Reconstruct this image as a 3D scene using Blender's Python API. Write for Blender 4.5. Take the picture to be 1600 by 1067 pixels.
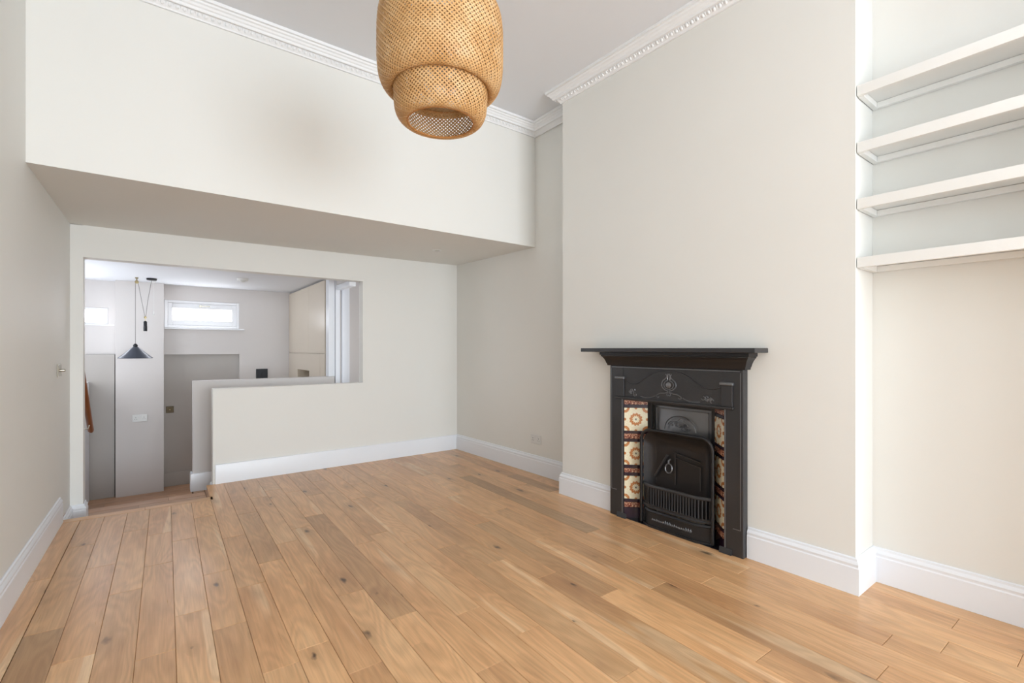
import bpy, bmesh, math, random
from mathutils import Vector, Matrix, noise
R = math.radians
random.seed(7)
for o in list(bpy.data.objects): bpy.data.objects.remove(o)
sc = bpy.context.scene
col = sc.collection

# ------------------------------------------------------------------ camera
cd = bpy.data.cameras.new('camera'); cam = bpy.data.objects.new('camera', cd); col.objects.link(cam)
cam.location = (0, 0, 1.2); cam.rotation_euler = (R(90), 0, -R(36.927))
cd.sensor_fit = 'HORIZONTAL'; cd.sensor_width = 36; cd.lens = 745.44/1600*36; cd.shift_y = 11.05/1600
cd.clip_start = 0.02
sc.camera = cam
# ------------------------------------------------------------------ light
w = bpy.data.worlds.new('sky'); sc.world = w; w.use_nodes = True
bg = w.node_tree.nodes['Background']; bg.inputs[0].default_value = (0.80, 0.90, 1.0, 1); bg.inputs[1].default_value = 1.2
def area(name, loc, rot, sx, sy, power, colr):
    l = bpy.data.lights.new(name, 'AREA'); l.shape = 'RECTANGLE'; l.size = sx; l.size_y = sy; l.energy = power; l.color = colr
    o = bpy.data.objects.new(name, l); col.objects.link(o); o.location = loc; o.rotation_euler = rot
    return o
area('daylight_front_opening', (1.24, -5.80, 1.28), (R(90), 0, 0), 3.0, 2.2, 305, (0.82, 0.915, 1.0))  # daylight through the unseen front opening, placed and sized to even out the walls
area('added_ceiling_bounce_fill', (1.20, -1.70, 1.90), (R(180), 0, 0), 1.6, 1.6, 24, (0.81, 0.91, 1.0))  # added fill aimed at the ceiling to flatten contrast, no such lamp known
area('added_fill_rear_left', (-1.14, 6.35, 1.20), (0, -R(90), 0), 0.9, 0.9, 10, (0.93, 0.95, 1.0))  # added fill for the stair hall, no glazing known on that side
area('added_fill_side_room', (2.90, 5.38, 1.2), (0, R(90), 0), 1.0, 0.4, 5, (0.93, 0.95, 1.0))  # added fill standing inside the side room, which has no window
vs = sc.view_settings
vs.view_transform = 'Standard'; vs.look = 'None'; vs.gamma = 1; vs.use_curve_mapping = False; vs.exposure = 0.14

# ------------------------------------------------------------------ materials
def s2l(c): return tuple((x/255/12.92 if x/255 <= .04045 else ((x/255+.055)/1.055)**2.4) for x in c)
def newmat(name):
    m = bpy.data.materials.new(name); m.use_nodes = True
    nt = m.node_tree; return m, nt, nt.nodes['Principled BSDF']
def node(nt, t, **kw):
    n = nt.nodes.new(t)
    for k, v in kw.items(): setattr(n, k, v)
    return n
def math_(nt, op, a, b=None, c=None):
    n = nt.nodes.new('ShaderNodeMath'); n.operation = op
    for i, x in enumerate((a, b, c)):
        if x is None: continue
        if isinstance(x, (int, float)): n.inputs[i].default_value = x
        else: nt.links.new(x, n.inputs[i])
    return n.outputs[0]
def mixc(nt, f, a, b, mode='MIX'):
    n = nt.nodes.new('ShaderNodeMix'); n.data_type = 'RGBA'; n.blend_type = mode
    for s, x in ((n.inputs[0], f), (n.inputs[6], a), (n.inputs[7], b)):
        if isinstance(x, (int, float)): s.default_value = x
        elif isinstance(x, tuple): s.default_value = (*x[:3], 1)
        else: nt.links.new(x, s)
    return n.outputs[2]
def ramp(nt, f, stops):
    n = nt.nodes.new('ShaderNodeValToRGB'); nt.links.new(f, n.inputs[0])
    while len(n.color_ramp.elements) < len(stops): n.color_ramp.elements.new(0.5)
    for e, (p, c) in zip(n.color_ramp.elements, stops):
        e.position = p; e.color = (*c, 1) if isinstance(c, tuple) else (c, c, c, 1)
    return n.outputs[0]
def noise_(nt, vec, scale, detail=3, rough=.5, dist=0):
    n = nt.nodes.new('ShaderNodeTexNoise'); n.inputs['Scale'].default_value = scale; n.inputs['Detail'].default_value = detail
    n.inputs['Roughness'].default_value = rough; n.inputs['Distortion'].default_value = dist
    if vec is not None: nt.links.new(vec, n.inputs['Vector'])
    return n.outputs[0]
def mapping(nt, vec, scale=(1, 1, 1), loc=None):
    n = nt.nodes.new('ShaderNodeMapping'); nt.links.new(vec, n.inputs[0]); n.inputs['Scale'].default_value = scale
    if loc is not None: nt.links.new(loc, n.inputs['Location'])
    return n.outputs[0]
def bump(nt, b, h, strength, dist=.002):
    n = nt.nodes.new('ShaderNodeBump'); n.inputs['Strength'].default_value = strength; n.inputs['Distance'].default_value = dist
    nt.links.new(h, n.inputs['Height']); nt.links.new(n.outputs[0], b.inputs['Normal'])
def plain(name, rgb, rough=.5, metal=0, vary=.03, bstr=.05, bscale=90, coat=0, spec=None):
    m, nt, b = newmat(name); tc = node(nt, 'ShaderNodeTexCoord').outputs['Object']
    c = s2l(rgb)
    f = noise_(nt, tc, 2.5, 4)
    out = mixc(nt, f, tuple(x*(1-vary) for x in c), tuple(min(1, x*(1+vary)) for x in c))
    nt.links.new(out, b.inputs['Base Color']); b.inputs['Roughness'].default_value = rough; b.inputs['Metallic'].default_value = metal
    b.inputs['Coat Weight'].default_value = coat
    if spec is not None: b.inputs['Specular IOR Level'].default_value = spec
    if bstr: bump(nt, b, noise_(nt, tc, bscale, 3), bstr)
    return m
M = {}
M['wall'] = plain('cream_wall_paint', (241, 240, 235), .55, vary=.012, bstr=.06, spec=.35)
M['wall_rear'] = plain('pale_grey_wall_paint', (222, 217, 214), .55, vary=.012, bstr=.06, spec=.3)
M['wall_taupe'] = plain('taupe_paint_and_recess_shade', (186, 180, 174), .5, vary=.012, bstr=.05)  # grey of the panel; on the recess back it stands for shade
M['ceiling'] = plain('white_ceiling_paint', (240, 242, 246), .7, vary=.01, bstr=.05, spec=.2)
M['trim'] = plain('white_satin_trim_paint', (246, 249, 255), .32, vary=.01, bstr=.03, bscale=40)
M['cornice'] = plain('white_plaster', (249, 250, 251), .6, vary=.01, bstr=.08, bscale=60, spec=.3)
M['shelf'] = plain('off_white_shelf_paint', (247, 247, 244), .4, vary=.01, bstr=.05)
M['plastic'] = plain('white_plastic', (233, 233, 230), .3, vary=.005, bstr=0)
M['painted_shade'] = plain('painted_gap_and_hole_shade', (40, 38, 36), .8, bstr=0)  # dark colour standing in for shade in gaps and holes
M['iron'] = plain('blackened_cast_iron', (58, 58, 60), .36, metal=.3, vary=.18, bstr=.35, bscale=140, spec=.6)
M['iron_dark'] = plain('dark_cast_iron', (32, 32, 35), .4, metal=.2, vary=.2, bstr=.3, bscale=120, spec=.6)
M['iron_highlight'] = plain('highlight_cast_iron', (128, 129, 132), .32, metal=.7, vary=.15, bstr=.2, bscale=140)  # lighter iron, with highlights put into its colour
M['black'] = plain('black_metal', (28, 29, 33), .4, metal=.3, bstr=0)
M['slate'] = plain('grey_blue_lamp_metal', (70, 74, 84), .35, metal=.5, bstr=0)
M['brass'] = plain('aged_brass', (150, 135, 100), .35, metal=.9, bstr=0)
M['steel'] = plain('brushed_steel', (178, 172, 158), .28, metal=.9, bstr=0)
M['bronze'] = plain('bronze_plate', (78, 66, 48), .35, metal=.7, bstr=0)
M['cable'] = plain('taupe_cable', (110, 104, 98), .7, bstr=0)
M['hearth'] = plain('glazed_dark_hearth', (24, 27, 36), .12, vary=.3, bstr=.1, bscale=30)
M['upvc'] = plain('white_window_frame', (240, 240, 242), .3, bstr=0, vary=.005)
M['rattan_dark'] = plain('bamboo_rim', (190, 132, 72), .55, vary=.15, bstr=.4, bscale=200)

def mat_bamboo():
    m, nt, b = newmat('woven_bamboo'); tc = node(nt, 'ShaderNodeTexCoord').outputs['Object']
    f = noise_(nt, tc, 14, 3); g = noise_(nt, tc, 120, 2)
    c = ramp(nt, f, [(.3, s2l((200, 154, 98))), (.5, s2l((216, 174, 120))), (.7, s2l((228, 194, 146)))])
    c = mixc(nt, math_(nt, 'MULTIPLY', g, .35), c, s2l((190, 134, 76)))
    nt.links.new(c, b.inputs['Base Color']); b.inputs['Roughness'].default_value = .45
    bump(nt, b, g, .3, .001)
    return m
M['bamboo'] = mat_bamboo()

def mat_oak(name, base, sheen=.4):
    m, nt, b = newmat(name)
    tc = node(nt, 'ShaderNodeTexCoord').outputs['Object']
    oi = node(nt, 'ShaderNodeObjectInfo').outputs['Random']
    at = node(nt, 'ShaderNodeAttribute', attribute_type='OBJECT', attribute_name='tone').outputs['Fac']
    off = node(nt, 'ShaderNodeCombineXYZ')
    nt.links.new(math_(nt, 'MULTIPLY', oi, 37.0), off.inputs[0]); nt.links.new(math_(nt, 'MULTIPLY', oi, 91.7), off.inputs[1])
    nt.links.new(math_(nt, 'MULTIPLY', oi, 13.1), off.inputs[2])
    off = off.outputs[0]
    v1 = mapping(nt, tc, (1, 1, 1), off)
    # cathedral rings
    lf = noise_(nt, mapping(nt, v1, (5.5, .9, 1)), 1.0, 2, .5, .3)
    rings = math_(nt, 'SINE', math_(nt, 'MULTIPLY', lf, 95))
    fine = noise_(nt, mapping(nt, v1, (170, 5, 30)), 1.0, 4, .6)
    med = noise_(nt, mapping(nt, v1, (26, 1.6, 5)), 1.0, 4, .6, .5)
    broad = noise_(nt, mapping(nt, v1, (3.0, 1.0, 1)), 1.0, 3, .5)
    c0 = [s2l(x) for x in base]      # dark, mid, light
    c = ramp(nt, math_(nt, 'ADD', math_(nt, 'MULTIPLY', broad, .6), math_(nt, 'MULTIPLY', med, .4)), [(.33, c0[0]), (.5, c0[1]), (.66, c0[2])])
    # pale sapwood streak on some boards
    sap = noise_(nt, mapping(nt, v1, (9, .55, 1)), 1.0, 2, .4, .2)
    sap = ramp(nt, sap, [(.66, 0.0), (.69, 1.0)])
    c = mixc(nt, math_(nt, 'MULTIPLY', sap, .55), c, c0[3])
    # grain
    g = math_(nt, 'MULTIPLY', math_(nt, 'ADD', rings, 1.0), .5)
    c = mixc(nt, math_(nt, 'MULTIPLY', g, .22), c, tuple(x*.60 for x in c0[0]))
    c = mixc(nt, math_(nt, 'MULTIPLY', ramp(nt, fine, [(.45, 0.0), (.75, 1.0)]), .30), c, tuple(x*.62 for x in c0[0]))
    # knots and dark cracks
    vo = node(nt, 'ShaderNodeTexVoronoi'); vo.inputs['Scale'].default_value = 1.0
    wv = mapping(nt, v1, (8.5, 3.6, 1e-3))
    dn = node(nt, 'ShaderNodeVectorMath', operation='ADD')
    nz = node(nt, 'ShaderNodeTexNoise'); nz.inputs['Scale'].default_value = 4; nt.links.new(wv, nz.inputs['Vector'])
    sc_ = node(nt, 'ShaderNodeVectorMath', operation='SCALE'); nt.links.new(nz.outputs['Color'], sc_.inputs[0]); sc_.inputs['Scale'].default_value = .22
    nt.links.new(wv, dn.inputs[0]); nt.links.new(sc_.outputs[0], dn.inputs[1]); nt.links.new(dn.outputs[0], vo.inputs['Vector'])
    sep = node(nt, 'ShaderNodeSeparateColor'); nt.links.new(vo.outputs['Color'], sep.inputs[0])
    size = math_(nt, 'MULTIPLY', math_(nt, 'MAXIMUM', math_(nt, 'SUBTRACT', sep.outputs[0], .50), 0.0), .42)
    k = math_(nt, 'DIVIDE', vo.outputs['Distance'], math_(nt, 'ADD', size, .0005))
    knot = ramp(nt, k, [(.25, 1.0), (.9, 0.0)])
    halo = ramp(nt, math_(nt, 'MULTIPLY', k, .28), [(.1, 1.0), (.9, 0.0)])
    c = mixc(nt, math_(nt, 'MULTIPLY', halo, .38), c, tuple(x*.55 for x in c0[0]))
    c = mixc(nt, math_(nt, 'MULTIPLY', knot, .85), c, s2l((62, 38, 26)))
    # board tone
    t = math_(nt, 'ADD', at, math_(nt, 'MULTIPLY', math_(nt, 'SUBTRACT', oi, .5), .13))
    hs = node(nt, 'ShaderNodeHueSaturation'); nt.links.new(c, hs.inputs['Color'])
    nt.links.new(math_(nt, 'ADD', 1.0, t), hs.inputs['Value'])
    hs.inputs['Saturation'].default_value = 1.0
    nt.links.new(hs.outputs[0], b.inputs['Base Color'])
    nt.links.new(math_(nt, 'ADD', sheen, math_(nt, 'MULTIPLY', fine, .14)), b.inputs['Roughness'])
    b.inputs['Specular IOR Level'].default_value = .55
    bump(nt, b, math_(nt, 'ADD', fine, math_(nt, 'MULTIPLY', knot, -.8)), .16, .0015)
    return m
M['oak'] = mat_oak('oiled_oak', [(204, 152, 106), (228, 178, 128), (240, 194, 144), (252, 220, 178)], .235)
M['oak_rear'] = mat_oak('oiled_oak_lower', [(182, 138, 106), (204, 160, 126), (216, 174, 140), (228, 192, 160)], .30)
M['gap'] = plain('dark_joint', (84, 58, 38), .9, bstr=0)
M['ply'] = plain('pale_birch_ply', (226, 214, 196), .30, vary=.03, bstr=.03, bscale=50)
M['rail'] = plain('varnished_hardwood_rail', (150, 84, 38), .3, vary=.15, bstr=.1)

def mat_emit(name, rgb, s):
    m, nt, b = newmat(name); b.inputs['Base Color'].default_value = (*s2l(rgb), 1)
    b.inputs['Emission Color'].default_value = (*s2l(rgb), 1); b.inputs['Emission Strength'].default_value = s
    b.inputs['Roughness'].default_value = .3
    return m
M['frosted'] = mat_emit('daylit_frosted_glass', (246, 249, 255), 12.0)

def mat_tile():
    m, nt, b = newmat('glazed_flower_tile'); tc = node(nt, 'ShaderNodeTexCoord').outputs['Object']
    sx = node(nt, 'ShaderNodeSeparateXYZ'); nt.links.new(tc, sx.inputs[0]); X, Z = sx.outputs[1], sx.outputs[2]
    nz = noise_(nt, tc, 260, 2)
    base = mixc(nt, ramp(nt, nz, [(.45, 0.0), (.6, 1.0)]), s2l((226, 214, 176)), s2l((246, 240, 220)))
    ax = math_(nt, 'ABSOLUTE', X); az = math_(nt, 'ABSOLUTE', Z)
    def rad(cx, cz):
        a = math_(nt, 'SUBTRACT', ax, cx); c = math_(nt, 'SUBTRACT', az, cz)
        return math_(nt, 'SQRT', math_(nt, 'ADD', math_(nt, 'MULTIPLY', a, a), math_(nt, 'MULTIPLY', c, c)))
    ang = math_(nt, 'ARCTAN2', X, Z)
    pet = math_(nt, 'MULTIPLY', math_(nt, 'SINE', math_(nt, 'MULTIPLY', ang, 12)), .0035)
    def ring(r, r0, r1):
        a = math_(nt, 'GREATER_THAN', r, r0); c = math_(nt, 'LESS_THAN', r, r1)
        return math_(nt, 'MULTIPLY', a, c)
    r0 = math_(nt, 'ADD', rad(0, 0), pet); r0 = math_(nt, 'ADD', r0, math_(nt, 'MULTIPLY', math_(nt, 'SUBTRACT', nz, .5), .012))
    rc = math_(nt, 'ADD', rad(.077, .080), math_(nt, 'MULTIPLY', math_(nt, 'SUBTRACT', nz, .5), .014))
    rm = math_(nt, 'MINIMUM', rad(.077, 0), rad(0, .080))
    br = mixc(nt, noise_(nt, tc, 120, 2), s2l((160, 84, 40)), s2l((212, 148, 88)))
    c = mixc(nt, ring(r0, .024, .043), base, br)
    c = mixc(nt, ring(rc, .016, .034), c, br)
    c = mixc(nt, math_(nt, 'LESS_THAN', rm, .010), c, br)
    c = mixc(nt, math_(nt, 'LESS_THAN', r0, .006), c, s2l((60, 70, 60)))
    nt.links.new(c, b.inputs['Base Color']); b.inputs['Roughness'].default_value = .16; b.inputs['Coat Weight'].default_value = .4
    return m
M['tile'] = mat_tile()
def mat_band():
    m, nt, b = newmat('glazed_red_band_tile'); tc = node(nt, 'ShaderNodeTexCoord').outputs['Object']
    nz = noise_(nt, tc, 150, 3, .6)
    c = ramp(nt, nz, [(.42, s2l((92, 34, 30))), (.5, s2l((158, 84, 66))), (.6, s2l((220, 184, 150)))])
    nt.links.new(c, b.inputs['Base Color']); b.inputs['Roughness'].default_value = .18
    return m
M['band'] = mat_band()
M['navy'] = plain('glazed_aubergine_tile', (44, 28, 44), .12, vary=.2, bstr=0)

# ------------------------------------------------------------------ mesh helpers
class MB:
    def __init__(s): s.v = []; s.f = []
    def add(s, vs, fs):
        n = len(s.v); s.v += [tuple(p) for p in vs]; s.f += [tuple(i+n for i in f) for f in fs]; return s
    def box(s, x0, x1, y0, y1, z0, z1):
        if x0 > x1: x0, x1 = x1, x0
        if y0 > y1: y0, y1 = y1, y0
        if z0 > z1: z0, z1 = z1, z0
        return s.add([(x, y, z) for z in (z0, z1) for y in (y0, y1) for x in (x0, x1)],
                     [(0, 2, 3, 1), (4, 5, 7, 6), (0, 1, 5, 4), (2, 6, 7, 3), (0, 4, 6, 2), (1, 3, 7, 5)])
    def prism(s, poly, z0, z1):       # poly counter-clockwise in plan; z0,z1 numbers or per-corner lists
        n = len(poly); zz0 = z0 if isinstance(z0, (list, tuple)) else [z0]*n; zz1 = z1 if isinstance(z1, (list, tuple)) else [z1]*n
        vs = [(p[0], p[1], z) for p, z in zip(poly, zz0)] + [(p[0], p[1], z) for p, z in zip(poly, zz1)]
        fs = [tuple(range(n-1, -1, -1)), tuple(range(n, 2*n))] + [(i, (i+1) % n, n+(i+1) % n, n+i) for i in range(n)]
        return s.add(vs, fs)
    def extr(s, poly, axis, a, b):    # 2-D polygon extruded along an axis
        n = len(poly)
        def P(p, t):
            return {'x': (t, p[0], p[1]), 'y': (p[0], t, p[1]), 'z': (p[0], p[1], t)}[axis]
        vs = [P(p, a) for p in poly] + [P(p, b) for p in poly]
        return s.add(vs, [tuple(range(n-1, -1, -1)), tuple(range(n, 2*n))] + [(i, (i+1) % n, n+(i+1) % n, n+i) for i in range(n)])
    def lathe(s, prof, c=(0, 0, 0), n=32, axis='z', cap=True):
        vs = []; fs = []
        for r, h in prof:
            for i in range(n):
                a = 2*math.pi*i/n; x, y = r*math.cos(a), r*math.sin(a)
                p = {'z': (x, y, h), 'x': (h, x, y), 'y': (x, h, y)}[axis]
                vs.append((c[0]+p[0], c[1]+p[1], c[2]+p[2]))
        for k in range(len(prof)-1):
            for i in range(n):
                j = (i+1) % n; fs.append((k*n+i, k*n+j, (k+1)*n+j, (k+1)*n+i))
        if cap: fs.append(tuple(range(n-1, -1, -1))); m = (len(prof)-1)*n; fs.append(tuple(range(m, m+n)))
        return s.add(vs, fs)
    def tube(s, path, r, n=8, closed=False, rz=None):
        P = [Vector(p) for p in path]; m = len(P); vs = []; fs = []
        up = None
        for k in range(m):
            a = P[(k-1) % m] if (closed or k > 0) else P[k]; b = P[(k+1) % m] if (closed or k < m-1) else P[k]
            t = (b-a).normalized()
            if up is None:
                up = Vector((0, 0, 1)) if abs(t.z) < .9 else Vector((1, 0, 0))
            u = (up-t*up.dot(t)).normalized(); wv = t.cross(u); up = u
            rr = r[k] if isinstance(r, (list, tuple)) else r
            for i in range(n):
                an = 2*math.pi*i/n; vs.append(P[k]+u*math.cos(an)*rr+wv*math.sin(an)*rr)
        mm = m if closed else m-1
        for k in range(mm):
            for i in range(n):
                j = (i+1) % n; k2 = (k+1) % m; fs.append((k*n+i, k*n+j, k2*n+j, k2*n+i))
        if not closed: fs.append(tuple(range(n-1, -1, -1))); q = (m-1)*n; fs.append(tuple(range(q, q+n)))
        return s.add(vs, fs)
    def sweep(s, prof, path, closed=False, z=0):
        # prof: (offset to the LEFT of travel, height); path in plan; mitred corners
        n = len(path); m = len(prof); nrm = []
        for k in range(n):
            def en(i, j):
                d = Vector(path[j])-Vector(path[i]); d = d.normalized(); return Vector((-d.y, d.x))
            if closed: a = en((k-1) % n, k); b = en(k, (k+1) % n)
            else:
                a = en(k-1, k) if k > 0 else en(k, k+1); b = en(k, k+1) if k < n-1 else a
            h = (a+b); h = h/h.length; nrm.append(h/max(.2, h.dot(a)))
        vs = []; fs = []
        for k in range(n):
            for o, h in prof: vs.append((path[k][0]+nrm[k].x*o, path[k][1]+nrm[k].y*o, z+h))
        for k in range(n if closed else n-1):
            k2 = (k+1) % n
            for i in range(m):
                j = (i+1) % m; fs.append((k*m+i, k*m+j, k2*m+j, k2*m+i))
        if not closed: fs.append(tuple(range(m-1, -1, -1))); q = (n-1)*m; fs.append(tuple(range(q, q+m)))
        return s.add(vs, fs)
    def build(s, name, mat, parent=None, smooth=None, bevel=0, seg=2):
        me = bpy.data.meshes.new(name); me.from_pydata(s.v, [], s.f)
        bm = bmesh.new(); bm.from_mesh(me); bmesh.ops.recalc_face_normals(bm, faces=bm.faces); bm.to_mesh(me); bm.free()
        me.materials.append(mat if not isinstance(mat, str) else M[mat])
        if smooth is not None:
            me.polygons.foreach_set('use_smooth', [True]*len(me.polygons)); me.set_sharp_from_angle(angle=R(smooth))
        o = bpy.data.objects.new(name, me); col.objects.link(o)
        if parent: o.parent = parent
        if bevel:
            b = o.modifiers.new('bevel', 'BEVEL'); b.width = bevel; b.segments = seg; b.limit_method = 'ANGLE'; b.angle_limit = R(35)
        return o
def tag(o, label=None, cat=None, group=None, kind=None):
    if label: o['label'] = label
    if cat: o['category'] = cat
    if group: o['group'] = group
    if kind: o['kind'] = kind
    return o
def empty(name, loc=(0, 0, 0), rz=0):
    o = bpy.data.objects.new(name, None); col.objects.link(o); o.location = loc; o.rotation_euler = (0, 0, rz); o.empty_display_size = .05
    return o
def copy_tree(o, parent=None):
    c = o.copy(); col.objects.link(c); c.parent = parent
    for ch in list(o.children): copy_tree(ch, c)
    return c
def shift(o, d):       # move mesh data so that the origin sits at d
    for v in o.data.vertices: v.co -= Vector(d)
    o.location = Vector(o.location)+Vector(d)
    return o
def struct(o, label, cat): return tag(o, label, cat, kind='structure')

# ------------------------------------------------------------------ room dimensions
XL = lambda y: -0.592+0.0162*y
XR = lambda y: 3.010-0.0198*y
XC = lambda y: 2.7649-0.0198*y
YB = lambda x: 4.958+0.0052*x
YF = lambda x: 3.5249+0.0052*x
Y1, Y2, YN, ZC = 2.905, 0.857, -5.60, 3.325
T = .12
# ---- main walls
b = MB(); b.prism([(XL(YN)-T, YN), (XL(YN), YN), (XL(5.08), 5.08), (XL(5.08)-T, 5.08)], 0, ZC)
struct(b.build('wall_left', 'wall'), 'long plain cream wall on the left with the metal dimmer plate', 'wall')
b = MB(); b.prism([(XR(YN), YN), (XR(YN)+T, YN), (XR(5.08)+T, 5.08), (XR(5.08), 5.08)], 0, ZC)
struct(b.build('wall_right', 'wall'), 'cream wall behind the shelves and beyond the chimney breast', 'wall')
fy0, fy1, fz = 1.425, 2.30, .90         # builder's opening behind the fireplace
def cb(y0, y1, z0, z1): return [(XC(y0), y0), (XR(y0)-.001, y0), (XR(y1)-.001, y1), (XC(y1), y1)], z0, z1
b = MB(); b.prism(*cb(Y2, fy0, 0, ZC)); b.prism(*cb(fy1, Y1, 0, ZC)); b.prism(*cb(fy0, fy1, fz, ZC))
struct(b.build('wall_chimney', 'wall'), 'projecting cream chimney breast around the black fireplace', 'wall')
# back wall: stub, lintel, right part ; half wall separate
def bw(x0, x1, z0, z1): return [(x0, YB(x0)), (x1, YB(x1)), (x1, YB(x1)+T), (x0, YB(x0)+T)], z0, z1
b = MB(); b.prism(*bw(XL(4.957)+.0005, -.436, -.18, 2.155)); b.prism(bw(-.436, 1.766, 0, 0)[0], 1.910, [2.160, 2.186, 2.186, 2.160]); b.prism(bw(1.766, XR(4.96)-.0005, 0, 0)[0], 0, [2.186, 2.20, 2.20, 2.186])
b.prism(*bw(.420, 1.766, -.18, .841))
struct(b.build('wall_back', 'wall'), 'cream far wall under the bulkhead with the wide opening and half wall', 'wall')
# bulkhead (deep box over the far end), soffit slightly out of level as in the photo
yb = 5.08
b = MB(); b.prism([(XL(3.52)+.0005, YF(XL(3.5))), (XR(3.54)-.0005, YF(XR(3.5))), (XR(yb)-.0005, yb), (XL(yb)+.0005, yb)], [2.175, 2.176, 2.198, 2.156], ZC)
struct(b.build('wall_bulkhead', 'wall'), 'deep cream bulkhead hanging above the far end of the room', 'bulkhead')
b = MB(); b.box(-.9, 3.3, YN-.15, 5.1, ZC, ZC+.12)
struct(b.build('ceiling', 'ceiling'), 'flat white ceiling of the main room', 'ceiling')
# window wall behind the camera
b = MB(); y0, y1 = YN-.15, YN
b.box(-.9, -.30, y0, y1, 0, ZC); b.box(2.78, 3.3, y0, y1, 0, ZC); b.box(-.30, 2.78, y0, y1, 0, .10); b.box(-.30, 2.78, y0, y1, 2.45, ZC)
struct(b.build('wall_front', 'wall'), 'window wall behind the viewer', 'wall')
wn = empty('window_3', (1.24, YN-.08, .10)); struct(wn, 'unseen tall window frames behind the viewer, shaped to spread the daylight', 'window')  # out of view, height and width set to spread the daylight
for k, (xa, xb) in enumerate(((-1.54, -.52), (-.51, .51), (.52, 1.54))):
    b = MB(); b.box(xa, xa+.05, -.03, .03, 0, 2.35); b.box(xb-.05, xb, -.03, .03, 0, 2.35); b.box(xa+.05, xb-.05, -.03, .03, 0, .09); b.box(xa+.05, xb-.05, -.03, .03, 2.28, 2.35)
    b.build('window_frame', 'trim', wn)

b = MB(); b.prism([(XC(YN)-.02, YN+.001), (XR(YN)-.001, YN+.001), (XR(-.12)-.001, -.12), (XC(-.12)-.02, -.12)], 0, ZC)  # added out of view so that window light misses the alcove
struct(b.build('wall_alcove_blocker', 'wall'), 'added unseen cream pier keeping window light off the shelf alcove', 'wall')

# ---- floor: slab and individual planks
b = MB(); b.prism([(-.72, YN-.15), (3.2, YN-.15), (3.2, 5.08), (.405, 5.08), (.40, 4.552), (-.72, 4.552)], -.18, -.020)
floor = struct(b.build('floor', 'gap'), 'oak plank floor of the main room', 'floor')
PW = .1283; th = math.atan(.0165)
def plank_mesh(w_, l_, t=.0195, ch=.0016, g=.0005):
    x0, x1, y0, y1 = -w_/2+g, w_/2-g, -l_/2+g, l_/2-g
    vs = [(x0, y0, -t), (x1, y0, -t), (x1, y1, -t), (x0, y1, -t), (x0, y0, -ch), (x1, y0, -ch), (x1, y1, -ch), (x0, y1, -ch),
          (x0+ch, y0+ch, 0), (x1-ch, y0+ch, 0), (x1-ch, y1-ch, 0), (x0+ch, y1-ch, 0)]
    fs = [(3, 2, 1, 0)]+[(i, (i+1) % 4, 4+(i+1) % 4, 4+i) for i in range(4)]+[(4+i, 4+(i+1) % 4, 8+(i+1) % 4, 8+i) for i in range(4)]+[(8, 9, 10, 11)]
    me = bpy.data.meshes.new('plank'); me.from_pydata(vs, [], fs); return me
def plank(parent, cx, cy, cz, w_, l_, rz, tone, mat):
    me = plank_mesh(w_, l_); me.materials.append(mat)
    o = bpy.data.objects.new('plank', me); col.objects.link(o); o.parent = parent; o.location = (cx, cy, cz); o.rotation_euler = (0, 0, rz)
    o['tone'] = float(tone); return o
joints = {-1: [3.446], 0: [3.89, 2.807], 1: [3.462, 2.491], 2: [4.007, 3.031], 3: [3.845, 3.304, 2.332], 4: [3.637, 2.608],
          5: [4.043, 2.996, 2.386], 6: [3.50, 2.728, 1.956], 7: [3.94, 2.97], 8: [4.3, 3.2, 1.765], 9: [4.45, 3.41, 2.35], 10: [4.3, 3.60, 2.01], 11: [4.1, 2.9],
          12: [4.5, 3.0], 13: [3.8, 2.75, 1.585], 14: [4.2, 2.55, 1.149], 15: [3.55, 2.2], 16: [4.4, 3.2, 1.909], 17: [3.9, 2.75, 1.588], 18: [3.4, 2.3, .9], 19: [4.1, 2.9, 1.487],
          20: [4.4, 3.1, 1.75], 21: [3.85, 2.186], 22: [4.3, 2.9, 1.8], 23: [4.6, 3.3, 2.1], 24: [3.62, 3.0], 25: [4.2, 2.9], 26: [3.5]}
tones = {(0, 2.0): -.30, (10, 2.8): -.24, (21, 3.0): -.40, (24, 3.3): -.32, (17, 2.0): -.20, (16, 1.5): -.16, (14, 1.8): -.12, (19, 1.0): -.22, (9, 3.0): -.02, (5, 2.0): -.07,
         (13, 1.9): .06, (17, 1.0): .10, (18, 1.5): .07, (9, 4.8): -.06, (7, 3.4): -.08, (8, 4.6): -.10, (12, 4.7): -.08, (21, 4.4): -.05, (4, 3.0): .03, (2, 3.5): .03, (1, 3.0): .02}
for c in range(-1, 28):
    top = 4.472 if c <= 5 else 4.957
    js = sorted(joints.get(c, []), reverse=True); ys = [top]+[j for j in js if j < top-.1]
    rnd = random.Random(100+c)
    while ys[-1] > YN+.3: 
        nx = ys[-1]-(rnd.uniform(.75, 1.55) if ys[-1] > -1.2 else 1.9)
        ys.append(max(nx, YN) if nx > YN+.3 else YN)
    out = [ys[0]]
    for q in ys[1:]:
        while out[-1]-q > 1.95: out.append(out[-1]-rnd.uniform(.8, 1.2))
        out.append(q)
    for ya, yb_ in zip(out[:-1], out[1:]):
        ym = (ya+yb_)/2
        xm = -.431+PW*(c+.5)+.0165*(ym-3); wdt = PW
        if c == -1: xm += .004; wdt = PW-.012
        tn = rnd.gauss(0, .035)
        for (tc_, ty), tv in tones.items():
            if tc_ == c and yb_ < ty < ya: tn = tv
        plank(floor, xm, ym, 0, wdt, ya-yb_, -th, tn, M['oak'])
# nosing boards along the step
for xa, xb in ((-.512, -.05), (-.05, .383)):
    plank(floor, (xa+xb)/2, 4.515-.006*((xa+xb)/2), 0, .083, xb-xa, R(90)-.009, .03, M['oak'])
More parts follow.
